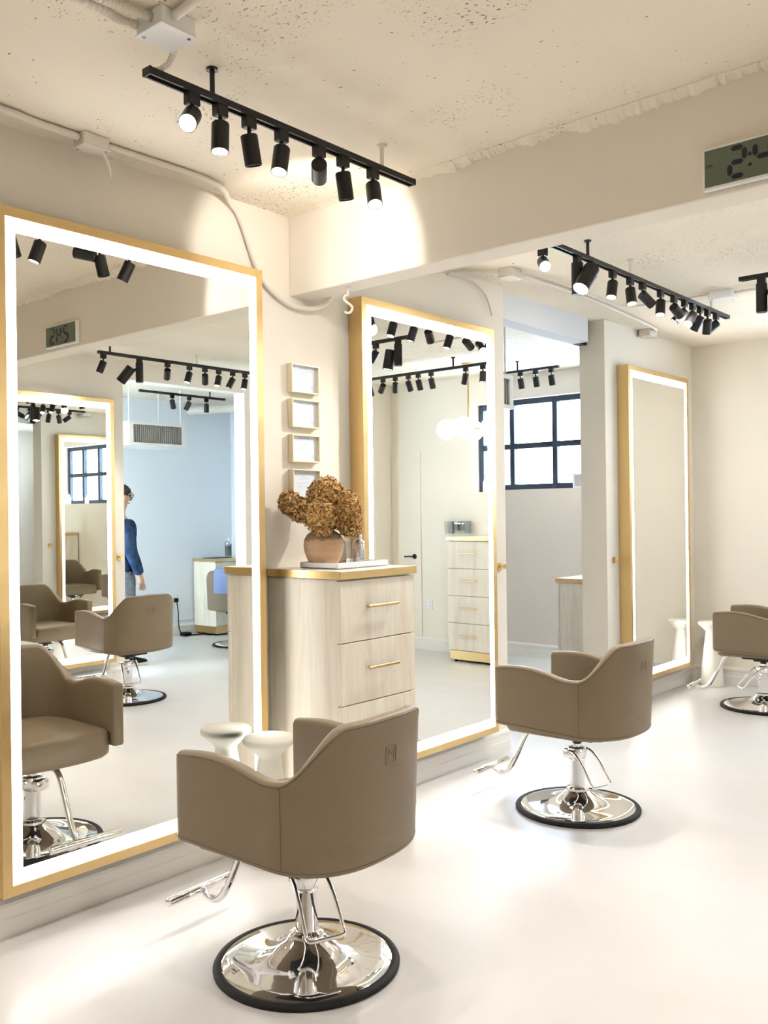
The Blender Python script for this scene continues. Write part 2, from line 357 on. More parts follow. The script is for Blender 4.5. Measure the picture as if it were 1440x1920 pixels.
# ---------------------------------------------------------------- styling chairs
def chair_meshes():
    R = {}
    half = []
    for i in range(15): half.append((.262-.362*i/14, -.272))
    n = 2.5
    for i in range(1, 23):
        t = PI/2*i/22; half.append((-.10-.205*math.sin(t)**(2/n), -.272*math.cos(t)**(2/n)))
    path = half + [(x, -y) for x, y in half[-2::-1]]
    P = [Vector((x,y,0)) for x, y in path]; L = [0]
    for a, b in zip(P, P[1:]): L.append(L[-1]+(b-a).length)
    Ltot = L[-1]; Lc = .362
    def ztop(s):
        s = min(s, Ltot-s)
        if s < Lc:
            u = s/Lc; return .708+.012*math.sin(PI*min(1,u*1.15))-.034*u**2.2
        v = (s-Lc)/(Ltot/2-Lc); k = min(1, max(0,(v-.13)/.47)); k = k*k*(3-2*k)
        return .674+.158*k+.012*v
    def sect(i, thk=.052, inset=0):
        p = P[i]; d = (P[min(i+1,len(P)-1)]-P[max(i-1,0)]).normalized(); nrm = Vector((-d.y,d.x,0))  # outward
        zt = ztop(L[i]); zb = .428-.075*(.262-p.x)*.55; pts = []
        hw = thk/2-inset; r = min(.018, hw*.92); zt -= inset; zb += inset
        fl = max(0,(-.1-p.x)/.2)*.022
        def pt(o, z): return p + nrm*(o+fl*max(0,(z-.42)/.42)) + Vector((0,0,z))
        for a in range(5): q = PI*1.5+a*PI/8; pts.append(pt(hw-r*.6+r*.6*math.cos(q), zb+r*.6+r*.6*math.sin(q)))
        for k in range(1,4): pts.append(pt(hw, zb+(zt-zb)*k/4))
        for a in range(5): q = a*PI/8; pts.append(pt(hw-r+r*math.cos(q), zt-r+r*math.sin(q)))
        for a in range(5): q = PI/2+a*PI/8; pts.append(pt(-hw+r+r*math.cos(q), zt-r+r*math.sin(q)))
        for k in range(3,0,-1): pts.append(pt(-hw, zb+(zt-zb)*k/4))
        for a in range(5): q = PI+a*PI/8; pts.append(pt(-hw+r*.6+r*.6*math.cos(q), zb+r*.6+r*.6*math.sin(q)))
        return pts
    bm = B(); secs = []
    f = Vector((1,0,0))
    for off, ins in ((.022,.018),(.018,.007),(.010,.001)): secs.append([q+f*off for q in sect(0, inset=ins)])
    for i in range(len(P)): secs.append(sect(i))
    for off, ins in ((.010,.001),(.018,.007),(.022,.018)): secs.append([q+f*off for q in sect(len(P)-1, inset=ins)])
    V = [[bm.verts.new(q) for q in s] for s in secs]; k = len(V[0])
    for a, b in zip(V, V[1:]):
        for j in range(k): bm.faces.new((a[j], a[(j+1)%k], b[(j+1)%k], b[j]))
    bm.faces.new(V[0][::-1]); bm.faces.new(V[-1]); bmesh.ops.recalc_face_normals(bm, faces=bm.faces[:])
    R['shell'] = bm
    # stitched seam lines: top outer edge, bottom outer edge and two verticals
    bm = B(); off = lambda i, j: secs[i][j]
    add_tube(bm, [secs[i][9]+Vector((0,0,.001)) for i in range(2, len(secs)-2)], .0024, 6)
    add_tube(bm, [secs[i][4]+Vector((0,0,.004)) for i in range(2, len(secs)-2)], .0016, 6)
    for i in (3+17, len(secs)-4-17): add_tube(bm, [secs[i][j] for j in (4,5,6,7,8,9)], .0015, 6)
    R['piping'] = bm
    # seat cushion with bowed front
    out = [(-.255,-.10),(-.225,-.19),(-.12,-.243),(.24,-.243)]
    for i in range(1,12): y = -.243+.486*i/12; out.append((.262+.045*(1-(y/.243)**2), y))
    out += [(.24,.243),(-.12,.243),(-.225,.19),(-.255,.10)]
    bm = B(); add_prism(bm, out, .385, .505, .026, 4)
    for v in bm.verts:
        if v.co.z > .45: v.co.z += .012*(1-(v.co.y/.25)**2) - .02*max(0,(.05-v.co.x))
    R['seat'] = bm
    bm = B(); add_box(bm, (-.13,-.10,.355), (.13,.10,.385), .006); add_box(bm, (-.05,-.045,.335), (.06,.045,.36), .006); add_cyl(bm, (0,0,.318), (0,0,.345), .022, 20)
    R['mount'] = bm
    bm = B(); add_cyl(bm, (0,0,.27), (0,0,.34), .016, 20); R['piston'] = bm
    bm = B(); add_lathe(bm, [(0,.085),(.036,.085),(.036,.238),(.038,.243),(.044,.248),(.046,.258),(.046,.288),(.043,.298),(.030,.302),(0,.302)], 36)
    add_box(bm, (.02,-.038,.24), (.062,.038,.29), .008); R['column'] = bm
    bm = B(); add_lathe(bm, [(0,.004),(.268,.004),(.278,.010),(.277,.017),(.266,.022),(.23,.026),(.19,.031),(.15,.039),(.115,.051),(.088,.066),(.066,.083),(.058,.092),(.054,.094),(.054,.104),(.046,.108),(.040,.112),(0,.112)], 72)
    R['base'] = bm
    bm = B(); add_lathe(bm, [(.262,0),(.292,0),(.299,.004),(.300,.010),(.296,.017),(.286,.021),(.274,.020),(.266,.010),(.262,0)], 72); R['ring'] = bm
    bm = B(); add_tube(bm, [(.12,0,.372),(.20,0,.372),(.240,0,.362),(.278,0,.325),(.320,0,.245),(.362,0,.165),(.392,0,.125),(.427,0,.104),(.462,0,.107),(.487,0,.124)], .0135, 14, 5)
    add_box(bm, (.10,-.028,.355), (.15,.028,.378), .005); R['foot_arm'] = bm
    bm = B(); add_cyl(bm, (.492,-.155,.128), (.492,.155,.128), .0155, 20, .003); R['foot_bar'] = bm
    bm = B(); add_tube(bm, [(.01,-.052,.287),(-.035,-.056,.280),(-.085,-.060,.240),(-.125,-.062,.190),(-.156,-.062,.152),(-.166,-.05,.146),(-.168,0,.146),(-.166,.05,.146),(-.156,.062,.152),(-.125,.062,.19),(-.085,.060,.240),(-.035,.056,.280),(.01,.052,.287)], .0062, 10, 5)
    add_cyl(bm, (0,-.062,.283), (0,.062,.283), .009, 14); R['pump'] = bm
    # embossed square emblem with an M on the outer back
    bm = B()
    def st(a, b, w=.0022):
        a, b = Vector(a), Vector(b); d = (b-a).normalized(); nn = Vector((-d.y, d.x))*w
        add_prism(bm, [tuple(a+nn), tuple(b+nn), tuple(b-nn), tuple(a-nn)], 0, .0016)
    for q in (((0,0),(.05,0)),((.05,0),(.05,.05)),((.05,.05),(0,.05)),((0,.05),(0,0)),((.012,.01),(.012,.04)),((.012,.04),(.025,.022)),((.025,.022),(.038,.04)),((.038,.04),(.038,.01))):
        st(Vector(q[0]), Vector(q[1]))
    R['emblem'] = bm
    return R
CH = None; CHAIR_GROUP = 'taupe styling chairs on round chrome bases'
def chair(label, loc, face, pump, emblem=True):
    """face: world angle the seat faces; pump: world angle the pump bar points to"""
    global CH
    t = thing('styling_chair', label, 'chair', loc, face, CHAIR_GROUP)
    if CH is None:
        R = chair_meshes(); CH = {}
        for k, m in (('shell','leather'),('piping','seam'),('seat','leather'),('mount','black'),('piston','chrome'),('column','chrome'),('base','chrome'),('ring','rubber'),('foot_arm','chrome'),('foot_bar','chrome'),('pump','chrome'),('emblem','leather')):
            o = obj(k, R[k], m, ang=50); CH[k] = o.data; bpy.data.objects.remove(o)
    sh = inst('backrest', CH['shell'], t); inst('piping', CH['piping'], sh); inst('seat', CH['seat'], t); inst('seat_mount', CH['mount'], t)
    if emblem:
        e = inst('emblem', CH['emblem'], sh); e.rotation_euler = (PI/2+.053, 0, -PI/2); e.location = (-.3457,.025,.70)
    inst('piston', CH['piston'], t); inst('base_plate', CH['base'], t); inst('rubber_rim', CH['ring'], t)
    c = inst('column', CH['column'], t); c.rotation_euler.z = pump-face-PI
    p = inst('pump_bar', CH['pump'], t); p.rotation_euler.z = pump-face-PI
    fr = inst('footrest', CH['foot_arm'], t); inst('foot_bar', CH['foot_bar'], fr)
    return t
R_ = math.radians
chair('taupe styling chair in the foreground, facing the nearest mirror', (.95,2.08,0), R_(184), R_(-22))
chair('taupe styling chair in front of the mirror beside the opening', (.875,4.0,0), R_(181), R_(-15))
chair('taupe styling chair in the far corner, cut by the right edge', (.82,6.86,0), R_(187), R_(215))
chair('taupe styling chair turned to the opposite mirror, seen from behind in the nearest mirror', (3.38,4.20,0), R_(2), R_(200))
chair('taupe styling chair by the side room chest, holding a blue towel', (4.98,6.72,0), R_(70), R_(160))

# ---------------------------------------------------------------- drawer chests
def chest(label, loc, rz, w=.50, d=.445, h=1.206, group='whitewashed drawer chests with brass edges'):
    t = thing('drawer_chest', label, 'drawer chest', loc, rz, group)
    box_obj('carcass', (0,-w/2+.006,.11), (d-.022,w/2-.006,h-.036), 'lam', t, .002, 1)
    bm = B(); add_box(bm, (.012,-w/2+.012,.022), (d-.012,w/2-.012,.112), .003, 1); obj('plinth', bm, 'gold', t)
    n = 4; hh = (h-.04-.114)/n
    for i in range(n):
        z0 = .114+i*hh
        dr = box_obj('drawer', (d-.0215,-w/2+.004,z0+.0022), (d,w/2-.004,z0+hh-.0022), 'lam', t, .0015, 1)
        bm = B(); zc = z0+hh*.56; add_box(bm, (d+.022,-.1,zc-.006), (d+.034,.1,zc+.006), .002, 1)
        for s in (-.075,.075): add_cyl(bm, (d,s,zc), (d+.024,s,zc), .005, 10)
        obj('handle', bm, 'gold', dr)
    tp = box_obj('top', (0,-w/2+.002,h-.032), (d+.004,w/2-.002,h), 'white', t, .001, 1)
    bm = B(); add_box(bm, (d+.0045,-w/2-.004,h-.034), (d+.0105,w/2+.004,h+.0008), .001, 1)
    for s in (-1,1): add_box(bm, (0,s*(w/2+.001)-.003,h-.034), (d+.0045,s*(w/2+.001)+.003,h+.0008), .001, 1)
    obj('edge_trim', bm, 'gold', tp)
    for x in (.05,d-.06):
        for y in (-w/2+.05,w/2-.05): bm = B(); add_lathe(bm, [(0,0),(.018,0),(.018,.006),(.006,.01),(.006,.023),(0,.023)], 16, Matrix.Translation((x,y,0))); obj('foot', bm, 'rubber', t)
    return t
chest('whitewashed drawer chest with brass edge between the two front mirrors', (.004,3.034,0), 0)
chest('whitewashed drawer chest against the far wall under the window, seen in the second mirror', (2.19,YF-.02,0), -PI/2)
chest('whitewashed chest beyond the opening, standing by the window room wall', (-.215,6.76,0), PI, w=.5, d=.46, h=.905)
chest('whitewashed chest in the side room with a teal jar on top', (6.18,7.27,0), PI, w=.5, d=.42, h=.92)

# ---------------------------------------------------------------- track lights
ZR = 2.715   # underside of the rails
def rail(label, p0, p1, hangers, hm='pipe'):
    p0, p1 = Vector((*p0,0)), Vector((*p1,0)); d = (p1-p0); L = d.length; ang = math.atan2(d.y, d.x)
    t = thing('light_track', label, 'light track', (p0.x,p0.y,ZR), ang, 'black ceiling light tracks')
    bm = B(); w = .0175
    add_box(bm, (0,-w,.012), (L,w,.022), .001, 1); add_box(bm, (0,-w,0), (L,-w+.007,.012)); add_box(bm, (0,w-.007,0), (L,w,.012))
    for s in (0,1): add_box(bm, (-.004+s*L,-w-.001,-.001), (.004+s*L,w+.001,.023), .001, 1)
    obj('rail', bm, 'black', t, smooth=False)
    bm = B(); add_box(bm, (.03,-.006,.009), (L-.03,.006,.0125)); obj('contact_strip', bm, 'grille', t, smooth=False)
    for i, hx in enumerate(hangers):
        bm = B(); add_cyl(bm, (hx,0,.022), (hx,0,ZC-ZR), .008, 12); add_cyl(bm, (hx,0,ZC-ZR-.008), (hx,0,ZC-ZR), .018, 16); obj('hanger', bm, hm if i else 'black', t)
    return t
bm = B(); add_box(bm, (-.022,-.015,-.036), (.022,.015,.004), .003, 1); AD = obj('adapter', bm, 'black').data
bm = B(); add_cyl(bm, (0,0,-.075), (0,0,-.034), .0065, 12, .001); add_cyl(bm, (0,-.011,-.073), (0,.011,-.073), .007, 12); SM = obj('stem', bm, 'black').data
def can_mesh(r, l):
    bm = B(); add_lathe(bm, [(0,.010),(r-.004,.010),(r,.006),(r,-l),(r-.0025,-l-.001),(r-.003,-l+.010),(0,-l+.010)], 32); return obj('can', bm, 'black').data
def lens_mesh(r, l, m, n):
    bm = B(); add_lathe(bm, [(0,-l+.0085),(r-.0032,-l+.0085),(r-.006,-l+.004),(0,-l+.003)], 28); return obj(n, bm, m).data
CAN = can_mesh(.0275,.085); CANB = can_mesh(.040,.135)
LN = {k: lens_mesh(.0275,.085,m,'lens') for k, m in (('on','lens'),('hot','lens_hot'),('off','lens_off'))}
LNB = {k: lens_mesh(.040,.135,m,'lens') for k, m in (('on','lens'),('hot','lens_hot'),('off','lens_off'))}
bm = B(); add_cyl(bm, (0,0,-.19), (0,0,-.03), .030, 28, .003); DRV = obj('driver', bm, 'black').data
for o in [o for o in COL.objects if o.name.split('.')[0] in ('adapter','stem','can','lens','driver') and o.parent is None]: bpy.data.objects.remove(o)
def head(label, x, y, d, lens='on', power=None, rz=PI/2, group=None, big=False, size=100, blend=.6, col=None, side=None):
    t = thing('spotlight', label, 'spotlight', (x,y,ZR), rz, group)
    inst('adapter', AD, t)
    d = Vector(d).normalized(); q = Matrix.Rotation(-rz,3,'Z') @ d
    rot = Vector((0,0,-1)).rotation_difference(q).to_euler()
    if big:
        inst('driver', DRV, t); side = Matrix.Rotation(-rz,3,'Z') @ Vector((*side,0)).normalized(); piv = side*.072+Vector((0,0,-.075)); l = .135
        bm = B(); add_cyl(bm, (0,0,-.085), (piv.x*.8,piv.y*.8,-.085), .009, 12); obj('bracket', bm, 'black', t)
    else:
        inst('stem', SM, t); piv = Vector((0,0,-.064)); l = .085
    c = inst('can', CANB if big else CAN, t); c.location = piv; c.rotation_euler = rot
    e = inst('lens', (LNB if big else LN)[lens], c)
    if power:
        ld = bpy.data.lights.new('spot', 'SPOT'); ld.energy = power; ld.spot_size = R_(size); ld.spot_blend = blend; ld.color = col or WARM; ld.shadow_soft_size = .035
        lo = bpy.data.objects.new('spot', ld); COL.objects.link(lo); lo.parent = c; lo.location = (0,0,-l-.012)
    return t
ORD = ['first','second','third','fourth','fifth','sixth','seventh','eighth','ninth','tenth','eleventh','twelfth','thirteenth']
# front track above the nearest mirror
rail('black light track above the foreground chair, nearest the camera', (.86,1.573), (.86,2.785), (.237,1.035))
g1 = 'spotlights on the track nearest the camera'
F = [(1.732,(.52,-.61,-.62),'hot',0,'glaring straight at the camera'), (1.84,(.10,-.12,-1),'on',SPOT_W,'hanging straight down'),
     (1.957,(-.07,.27,-1),'off',0,'tilted away'), (2.098,(.14,-.30,-1),'on',0,'tilted to the camera'),
     (2.274,(-.69,.70,-.19),'off',11,'with its rear cap in view'), (2.395,(-.04,.23,-1),'off',0,'tilted away'), (2.556,(.38,-.30,-1),'on',SPOT_W,'lit lens in view')]
for i, (y, d, l, p, s) in enumerate(F):
    head(f'black spotlight {s}, {ORD[i]} from the left on the nearest track', .86, y, d, l, p, PI/2, g1, size=92 if i == 4 else 112, blend=.25 if i == 4 else .9)
# long track beyond the beam
rail('long black light track beyond the beam, over the second chair', (.845,3.88), (.845,6.16), (.35,.83,2.0))
g2 = 'spotlights on the long track beyond the beam'
head('glaring spotlight at the near end of the long track beyond the beam', .79, 3.88, (.5,-.62,-.45), 'hot', 0, 0, g2)
head('large tilted black floodlight with driver tube on the long track', .845, 4.12, (-.11,-.56,-.75), 'hot', 45, PI/2, g2, big=True, side=(.9,.1))
G = [(4.272,(-.45,-.35,-.8),'off',SPOT_W,'behind the large floodlight'), (4.502,(.05,-.35,-1),'on',0,'lit, hanging down'), (4.711,(.22,-.24,-1),'on',SPOT_W,'lit, tilted to the right'),
     (4.865,(.35,.75,-.6),'off',0,'swung to the right'), (5.106,(.1,-.35,-1),'on',0,'lit lens in view'), (5.294,(.08,.9,-.45),'off',SPOT_W*2.2,'tilted right, dark'),
     (5.453,(-.65,-.35,-.7),'on',0,'swung to the left'), (5.576,(-.1,-.7,-.8),'hot',0,'bright lens to the camera'), (5.695,(-.5,.1,-.8),'off',0,'tilted left, dark'),
     (5.817,(-.2,.3,-.9),'off',0,'dark, partly hidden'), (5.962,(-.5,-.62,-.6),'on',SPOT_W,'swung left at the far end')]
for i, (y, d, l, p, s) in enumerate(G):
    head(f'small spotlight {s}, {ORD[i]} past the floodlight on the long track', .845, y, d, l, p, PI/2, g2, size=112, blend=.9)
# cross track in the middle of the room
rail('short black cross track, cut by the right edge, running along the room width', (1.27,5.2), (2.75,5.2), (.5,1.2))
g3 = 'spotlights on the cross track'
head('large black floodlight with driver tube at the start of the cross track', 1.385, 5.2, (.15,-.1,-1), 'on', 45, 0, g3, big=True, side=(1,0))
for i, (x, d, l, p, s) in enumerate([(1.60,(.35,-.3,-.8),'on',0,'tilted lit'), (1.80,(.1,-.3,-1),'on',0,'lit hanging'), (2.02,(.5,-.2,-.8),'on',SPOT_W,'lit swung'), (2.35,(0,.2,-1),'on',0,'plain')]):
    head(f'{s} spotlight on the cross track, {ORD[i]} beyond its floodlight', x, 5.2, d, l, p, 0, g3, size=112, blend=.9)
# track by the far wall, seen in the second mirror
rail('black light track close to the far wall, seen in the second mirror', (1.35,6.6), (3.05,6.6), (.56,1.6))
g4 = 'spotlights on the track near the far wall'
for i, (x, d, l, p, s) in enumerate([(2.90,(0,.3,-.8),'off',0,'face on'), (2.73,(.7,.4,-.6),'off',0,'swung wide'), (2.579,(.35,.4,-.9),'off',0,'slanting'), (2.425,(.05,.55,-1),'off',SPOT_W*.45,'straight'),
        (2.306,(0,.42,-1),'off',0,'upright'), (2.158,(.05,.4,-1),'off',0,'plain'), (1.774,(.35,.2,-.8),'off',0,'leaning'), (1.594,(0,-.1,-1),'on',SPOT_W*.5,'lit downward')]):
    head(f'{s} spotlight near the far wall, {ORD[i]} leftmost in the second mirror', x, 6.6, d, l, p, 0, g4, size=112, blend=.9)
# track over the opposite chair (mirror image of the long track)
rail('black light track over the opposite chair, seen in the nearest mirror', (3.40,3.99), (3.40,5.75), (.1,.95,1.8))
g5 = 'spotlights on the track over the opposite chair'
head('floodlight with driver tube on the track over the opposite chair', 3.40, 4.36, (.45,-.35,-.7), 'off', 45, PI/2, g5, big=True, side=(.7,-.5))
for i, (y, d, l, p, s) in enumerate([(4.03,(.35,-.2,-.9),'on',SPOT_W,'lit near end'), (4.634,(.6,.35,-.6),'off',0,'turned away'), (4.858,(0,-.35,-1),'on',0,'lit hanging'), (5.023,(.5,.4,-.7),'off',0,'swung'),
        (5.174,(-.1,-.35,-1),'on',SPOT_W,'lit upright'), (5.331,(.3,-.35,-.9),'on',0,'lit slanting'), (5.473,(-.1,-.3,-1),'on',0,'lit plain'), (5.62,(.3,-.35,-.9),'on',0,'lit leaning')]):
    head(f'{s} spotlight on the opposite track in the nearest mirror, {ORD[i]} from its left', 3.40, y, d, l, p, PI/2, g5, size=112, blend=.9)
# window room and side room
rail('short black track on the window room ceiling beyond the opening', (-1.75,7.2), (-1.03,7.2), (.3,))
for i, x in enumerate((-1.42,-1.26,-1.10)):
    head(f'small spotlight over the gridded window, {ORD[i]} from the left', x, 7.2, (.02,.25,-1), 'on', SPOT_W*.55 if i == 1 else 0, 0, 'spotlights over the gridded window', size=112, blend=.9)
rail('short black track on the side room ceiling, seen in the nearest mirror', (5.05,5.5), (5.05,6.6), (.9,))
for i, (y, d) in enumerate(((5.9,(.4,.5,-.8)),(6.12,(.4,-.2,-.8)),(6.35,(0,0,-1)))):
    head(f'dark spotlight on the side room track, {ORD[i]} from the left in the mirror', 5.05, y, d, 'off', 0, PI/2, 'spotlights on the side room track')
# unseen fill tracks added behind the camera to light the front of the room
rail('unseen fill light track added behind the camera on the mirror side', (.86,-1.6), (.86,.9), (.3,2.2))
rail('unseen fill light track added behind the camera in the middle of the room', (2.9,-1.6), (2.9,2.4), (.3,2.0,3.6))
for i, y in enumerate((-1.3,-.6,.1,.7)):
    head(f'added fill spotlight over the mirror side behind the camera, {ORD[i]} from the back', .86, y, (.15,.1,-1), 'on', SPOT_W*1.3 if i % 2 else 0, PI/2, 'added fill spotlights behind the camera', size=125, blend=.9)
for i, y in enumerate((-1.2,-.3,.6,1.5,2.2)):
    head(f'added fill spotlight over the room middle behind the camera, {ORD[i]} from the back', 2.9, y, (-.15,.1,-1), 'on', SPOT_W*1.3 if i % 2 else 0, PI/2, 'added fill spotlights behind the camera', size=125, blend=.9)

# ---------------------------------------------------------------- conduits and boxes on the ceiling
def pipe(name, label, pts, r=.012, m='pipe', smooth=6, rib=0, cat='conduit'):
    bm = B(); add_tube(bm, pts, r, 12, smooth, rib); return tag(obj(name, bm, m, ang=60 if not rib else 30), label, cat)
def jbox(label, c, s, rz=0, m='pipe'):
    t = thing('junction_box', label, 'junction box', (c[0],c[1],ZC), rz, 'junction boxes')
    box_obj('box', (-s[0]/2,-s[1]/2,-s[2]), (s[0]/2,s[1]/2,0), m, t, .003, 1)
    box_obj('cover', (-s[0]/2-.004,-s[1]/2-.004,-s[2]-.004), (s[0]/2+.004,s[1]/2+.004,-s[2]), m, t, .0015, 1)
    for a in (-1,1): bm = B(); add_cyl(bm, (a*s[0]*.38,a*s[1]*.38,-s[2]-.0065), (a*s[0]*.38,a*s[1]*.38,-s[2]-.004), .005, 10); obj('screw', bm, 'silver', t)
    return t
jbox('square white junction box on the ceiling at the top left', (.99,1.545), (.115,.115,.05), m='white')
jbox('painted junction box at the wall edge above the nearest mirror', (.135,1.845), (.07,.105,.045))
jbox('pale junction box beyond the beam near the second mirror', (.25,4.43), (.09,.11,.05))
jbox('white junction box near the end of the long light track', (.95,5.80), (.14,.10,.05), m='white')
jbox('small junction box at the wall above the far corner mirror', (.06,6.66), (.09,.13,.05))
zc = ZC-.016
pipe('rigid_conduit', 'painted conduit along the ceiling edge above the nearest mirror', [(.155,.9,zc),(.15,1.488,zc),(.137,1.615,zc),(.135,1.79,zc)], .014)
pipe('rigid_conduit', 'bent conduit running down the wall beside the nearest mirror', [(.135,1.895,zc),(.14,2.133,zc),(.138,2.36,zc),(.10,2.48,zc-.004),(.03,2.57,ZC-.03),(.02,2.64,2.735),(.02,2.733,2.534),(.02,2.79,2.473),(.022,2.87,2.428),(.024,2.95,2.405),(.03,3.046,2.408),(.03,3.12,2.43),(.03,3.19,2.475),(.03,3.2,2.56)], .012)
pipe('flexible_conduit', 'ribbed flexible conduit leaving the top left ceiling box', [(.94,1.50,2.797),(.925,1.44,2.80),(.93,1.36,2.802),(.90,1.1,2.804)], .0115, smooth=20, rib=.16)
pipe('flexible_conduit', 'second ribbed conduit beside the top left ceiling box', [(1.0,1.487,2.797),(.985,1.43,2.80),(.97,1.32,2.802),(.96,1.05,2.804)], .0115, smooth=20, rib=.16)
pipe('rigid_conduit', 'rigid conduit leaving the top left ceiling box to the right', [(1.05,1.53,2.80),(1.20,1.515,2.80),(1.6,1.48,2.80)], .013)
pipe('flexible_conduit', 'short ribbed conduit dropping from the box to the nearest track', [(.955,1.60,2.79),(.93,1.615,2.775),(.89,1.625,2.758),(.865,1.615,2.745),(.86,1.60,2.738)], .0085, smooth=7, rib=.15)
bm = B(); add_tube(bm, [(.16,1.86,2.79),(.15,1.90,2.74),(.12,1.93,2.705)], .006, 8, 5); tag(obj('cable_stub', bm, 'pipe'), 'short bent cable hanging under the box above the nearest mirror', 'cable')
pipe('rigid_conduit', 'conduit along the ceiling edge beyond the beam, over the opening', [(.26,4.49,zc),(.27,4.65,zc),(.262,5.38,zc),(.16,6.55,zc),(.09,6.60,zc)], .011)
pipe('loose_cable', 'thin cable looping across the ceiling beyond the beam', [(.31,4.45,2.80),(.345,4.7,2.80),(.33,5.07,2.80),(.31,5.50,2.80),(.37,5.70,2.80),(.60,5.745,2.80),(.87,5.79,2.812)], .006, cat='cable')
pipe('loose_cable', 'cable from the white ceiling box running to the right', [(1.02,5.81,2.80),(1.2,5.80,2.80),(1.6,5.84,2.80)], .009, cat='cable')
pipe('loose_cable', 'pale cable hanging down the wall above the second mirror', [(.21,4.38,2.80),(.08,4.27,2.805),(.02,4.154,2.785),(.018,4.30,2.79),(.018,4.414,2.781),(.018,4.53,2.725),(.018,4.595,2.617)], .006, cat='cable')
pipe('rigid_conduit', 'conduit across the side room ceiling, seen in the nearest mirror', [(4.7,5.0,2.79),(5.4,5.28,2.79),(6.19,5.4,2.79)], .014)
pipe('round_duct', 'round white duct along the side room ceiling corner', [(5.3,7.1,2.70),(6.19,7.0,2.72)], .05, smooth=0, cat='duct')

# ---------------------------------------------------------------- digital clock on the beam
def clock():
    t = thing('digital_clock', 'white digital wall clock reading 2:45 PM on the beam', 'clock', (2.118,2.949,2.47))
    W_, H_ = .345, .135
    box_obj('case', (-W_/2,-.026,0), (W_/2,-.001,H_), 'white', t, .004, 2)
    p = box_obj('display', (-W_/2+.009,-.0275,.009), (W_/2-.009,-.0258,H_-.009), 'lcd', t)
    seg = {'2':'abged','4':'fgbc','5':'afgcd'}; w, h, s = .046, .088, .0082
    def digit(ch, x, z):
        bm = B()
        P = dict(a=((0,h),(w,h)), b=((w,h),(w,h/2)), c=((w,h/2),(w,0)), d=((0,0),(w,0)), e=((0,h/2),(0,0)), f=((0,h),(0,h/2)), g=((0,h/2),(w,h/2)))
        for k in seg[ch]:
            a, b = Vector(P[k][0]), Vector(P[k][1]); dr = (b-a).normalized(); a = a+dr*.003; b = b-dr*.003; n = Vector((-dr.y,dr.x))*s
            o = [a, a+dr*s+n, b-dr*s+n, b, b-dr*s-n, a+dr*s-n]
            add_prism(bm, [(q.x+x, q.y+z) for q in o], 0, .0006, mx=Matrix(((1,0,0,0),(0,0,-1,-.0274),(0,1,0,0),(0,0,0,1))))
        obj('digit', bm, 'digit', p, smooth=False)
    digit('2', -.083, .024); digit('4', -.004, .024); digit('5', .068, .024)
    for z in (.05,.083): bm = B(); add_cyl(bm, (-.0205,-.0274,z), (-.0205,-.028,z), .0058, 14); obj('colon_dot', bm, 'digit', p)
    cu = bpy.data.curves.new('pm', 'FONT'); cu.body = 'PM'; cu.size = .016; cu.extrude = .0002
    to = bpy.data.objects.new('pm', cu); COL.objects.link(to); bpy.context.view_layer.update()
    me = bpy.data.meshes.new_from_object(to.evaluated_get(bpy.context.evaluated_depsgraph_get())); bpy.data.objects.remove(to)
    me.materials.clear(); me.materials.append(MT['digit']); q = bpy.data.objects.new('pm_mark', me); COL.objects.link(q); q.parent = p
    q.rotation_euler = (PI/2,0,0); q.location = (-.158,-.0278,.068)
    return t
clock()

# ---------------------------------------------------------------- certificates
for i, (z0, z1, s) in enumerate([(2.010,2.143,'topmost of the four, nearest the ceiling'), (1.849,1.981,'second from the top'), (1.688,1.817,'third from the top, above the dried flowers'), (1.525,1.656,'lowest, partly behind the dried flowers')]):
    y0, y1 = 2.928, 3.108; zz = z0; hh = z1-z0
    t = thing('framed_certificate', f'small pale gold framed certificate, {s}', 'certificate', (.001,(y0+y1)/2,z0), 0, 'framed certificates on the wall'); hw = (y1-y0)/2
    for lo, hi in (((0,-hw,0),(.03,hw,.007)), ((0,-hw,hh-.007),(.03,hw,hh)), ((0,-hw,.007),(.03,-hw+.007,hh-.007)), ((0,hw-.007,.007),(.03,hw,hh-.007))): box_obj('frame_rail', lo, hi, 'cream', t, .001, 1)
    p = box_obj('paper', (0,-hw+.007,.007), (.012,hw-.007,hh-.007), 'paper', t)
    bm = B()
    for zf, w in ((.87,.035),(.79,.065),(.72,.02),(.66,.03),(.52,.05),(.40,.045)): add_box(bm, (.012,-w,hh*zf-.0016 if zf < .85 else hh*zf-.003), (.0124,w,hh*zf+.0012 if zf < .85 else hh*zf+.003))
    add_cyl(bm, (.012,hw-.035,hh*.22), (.0124,hw-.035,hh*.22), .009, 14); obj('print', bm, 'ink', p, smooth=False)

# ---------------------------------------------------------------- tray, vase, dried hydrangeas, bottles
ZT = 1.2075
bm = B(); add_box(bm, (.11,2.885,ZT), (.345,3.222,ZT+.006), .002, 1)
for lo, hi in (((.11,2.885,ZT),(.118,3.222,ZT+.026)), ((.337,2.885,ZT),(.345,3.222,ZT+.026)), ((.118,2.885,ZT),(.337,2.893,ZT+.026)), ((.118,3.214,ZT),(.337,3.222,ZT+.026))): add_box(bm, lo, hi, .002, 1)
tag(obj('tray', bm, 'white'), 'white rectangular tray on top of the drawer chest', 'tray')
VX, VY, VZ = .187, 2.962, ZT+.0065
bm = B(); add_lathe(bm, [(0,0),(.055,0),(.060,.004),(.074,.030),(.086,.062),(.0905,.092),(.087,.120),(.074,.142),(.056,.154),(.047,.160),(.047,.168),(.052,.174),(.046,.175),(.041,.166),(.045,.152),(.07,.13),(.08,.09),(.05,.012),(0,.012)], 56)
o = tag(obj('clay_vase', bm, 'vase', ang=60), 'round terracotta clay vase on the white tray', 'vase'); o.location = (VX,VY,VZ)
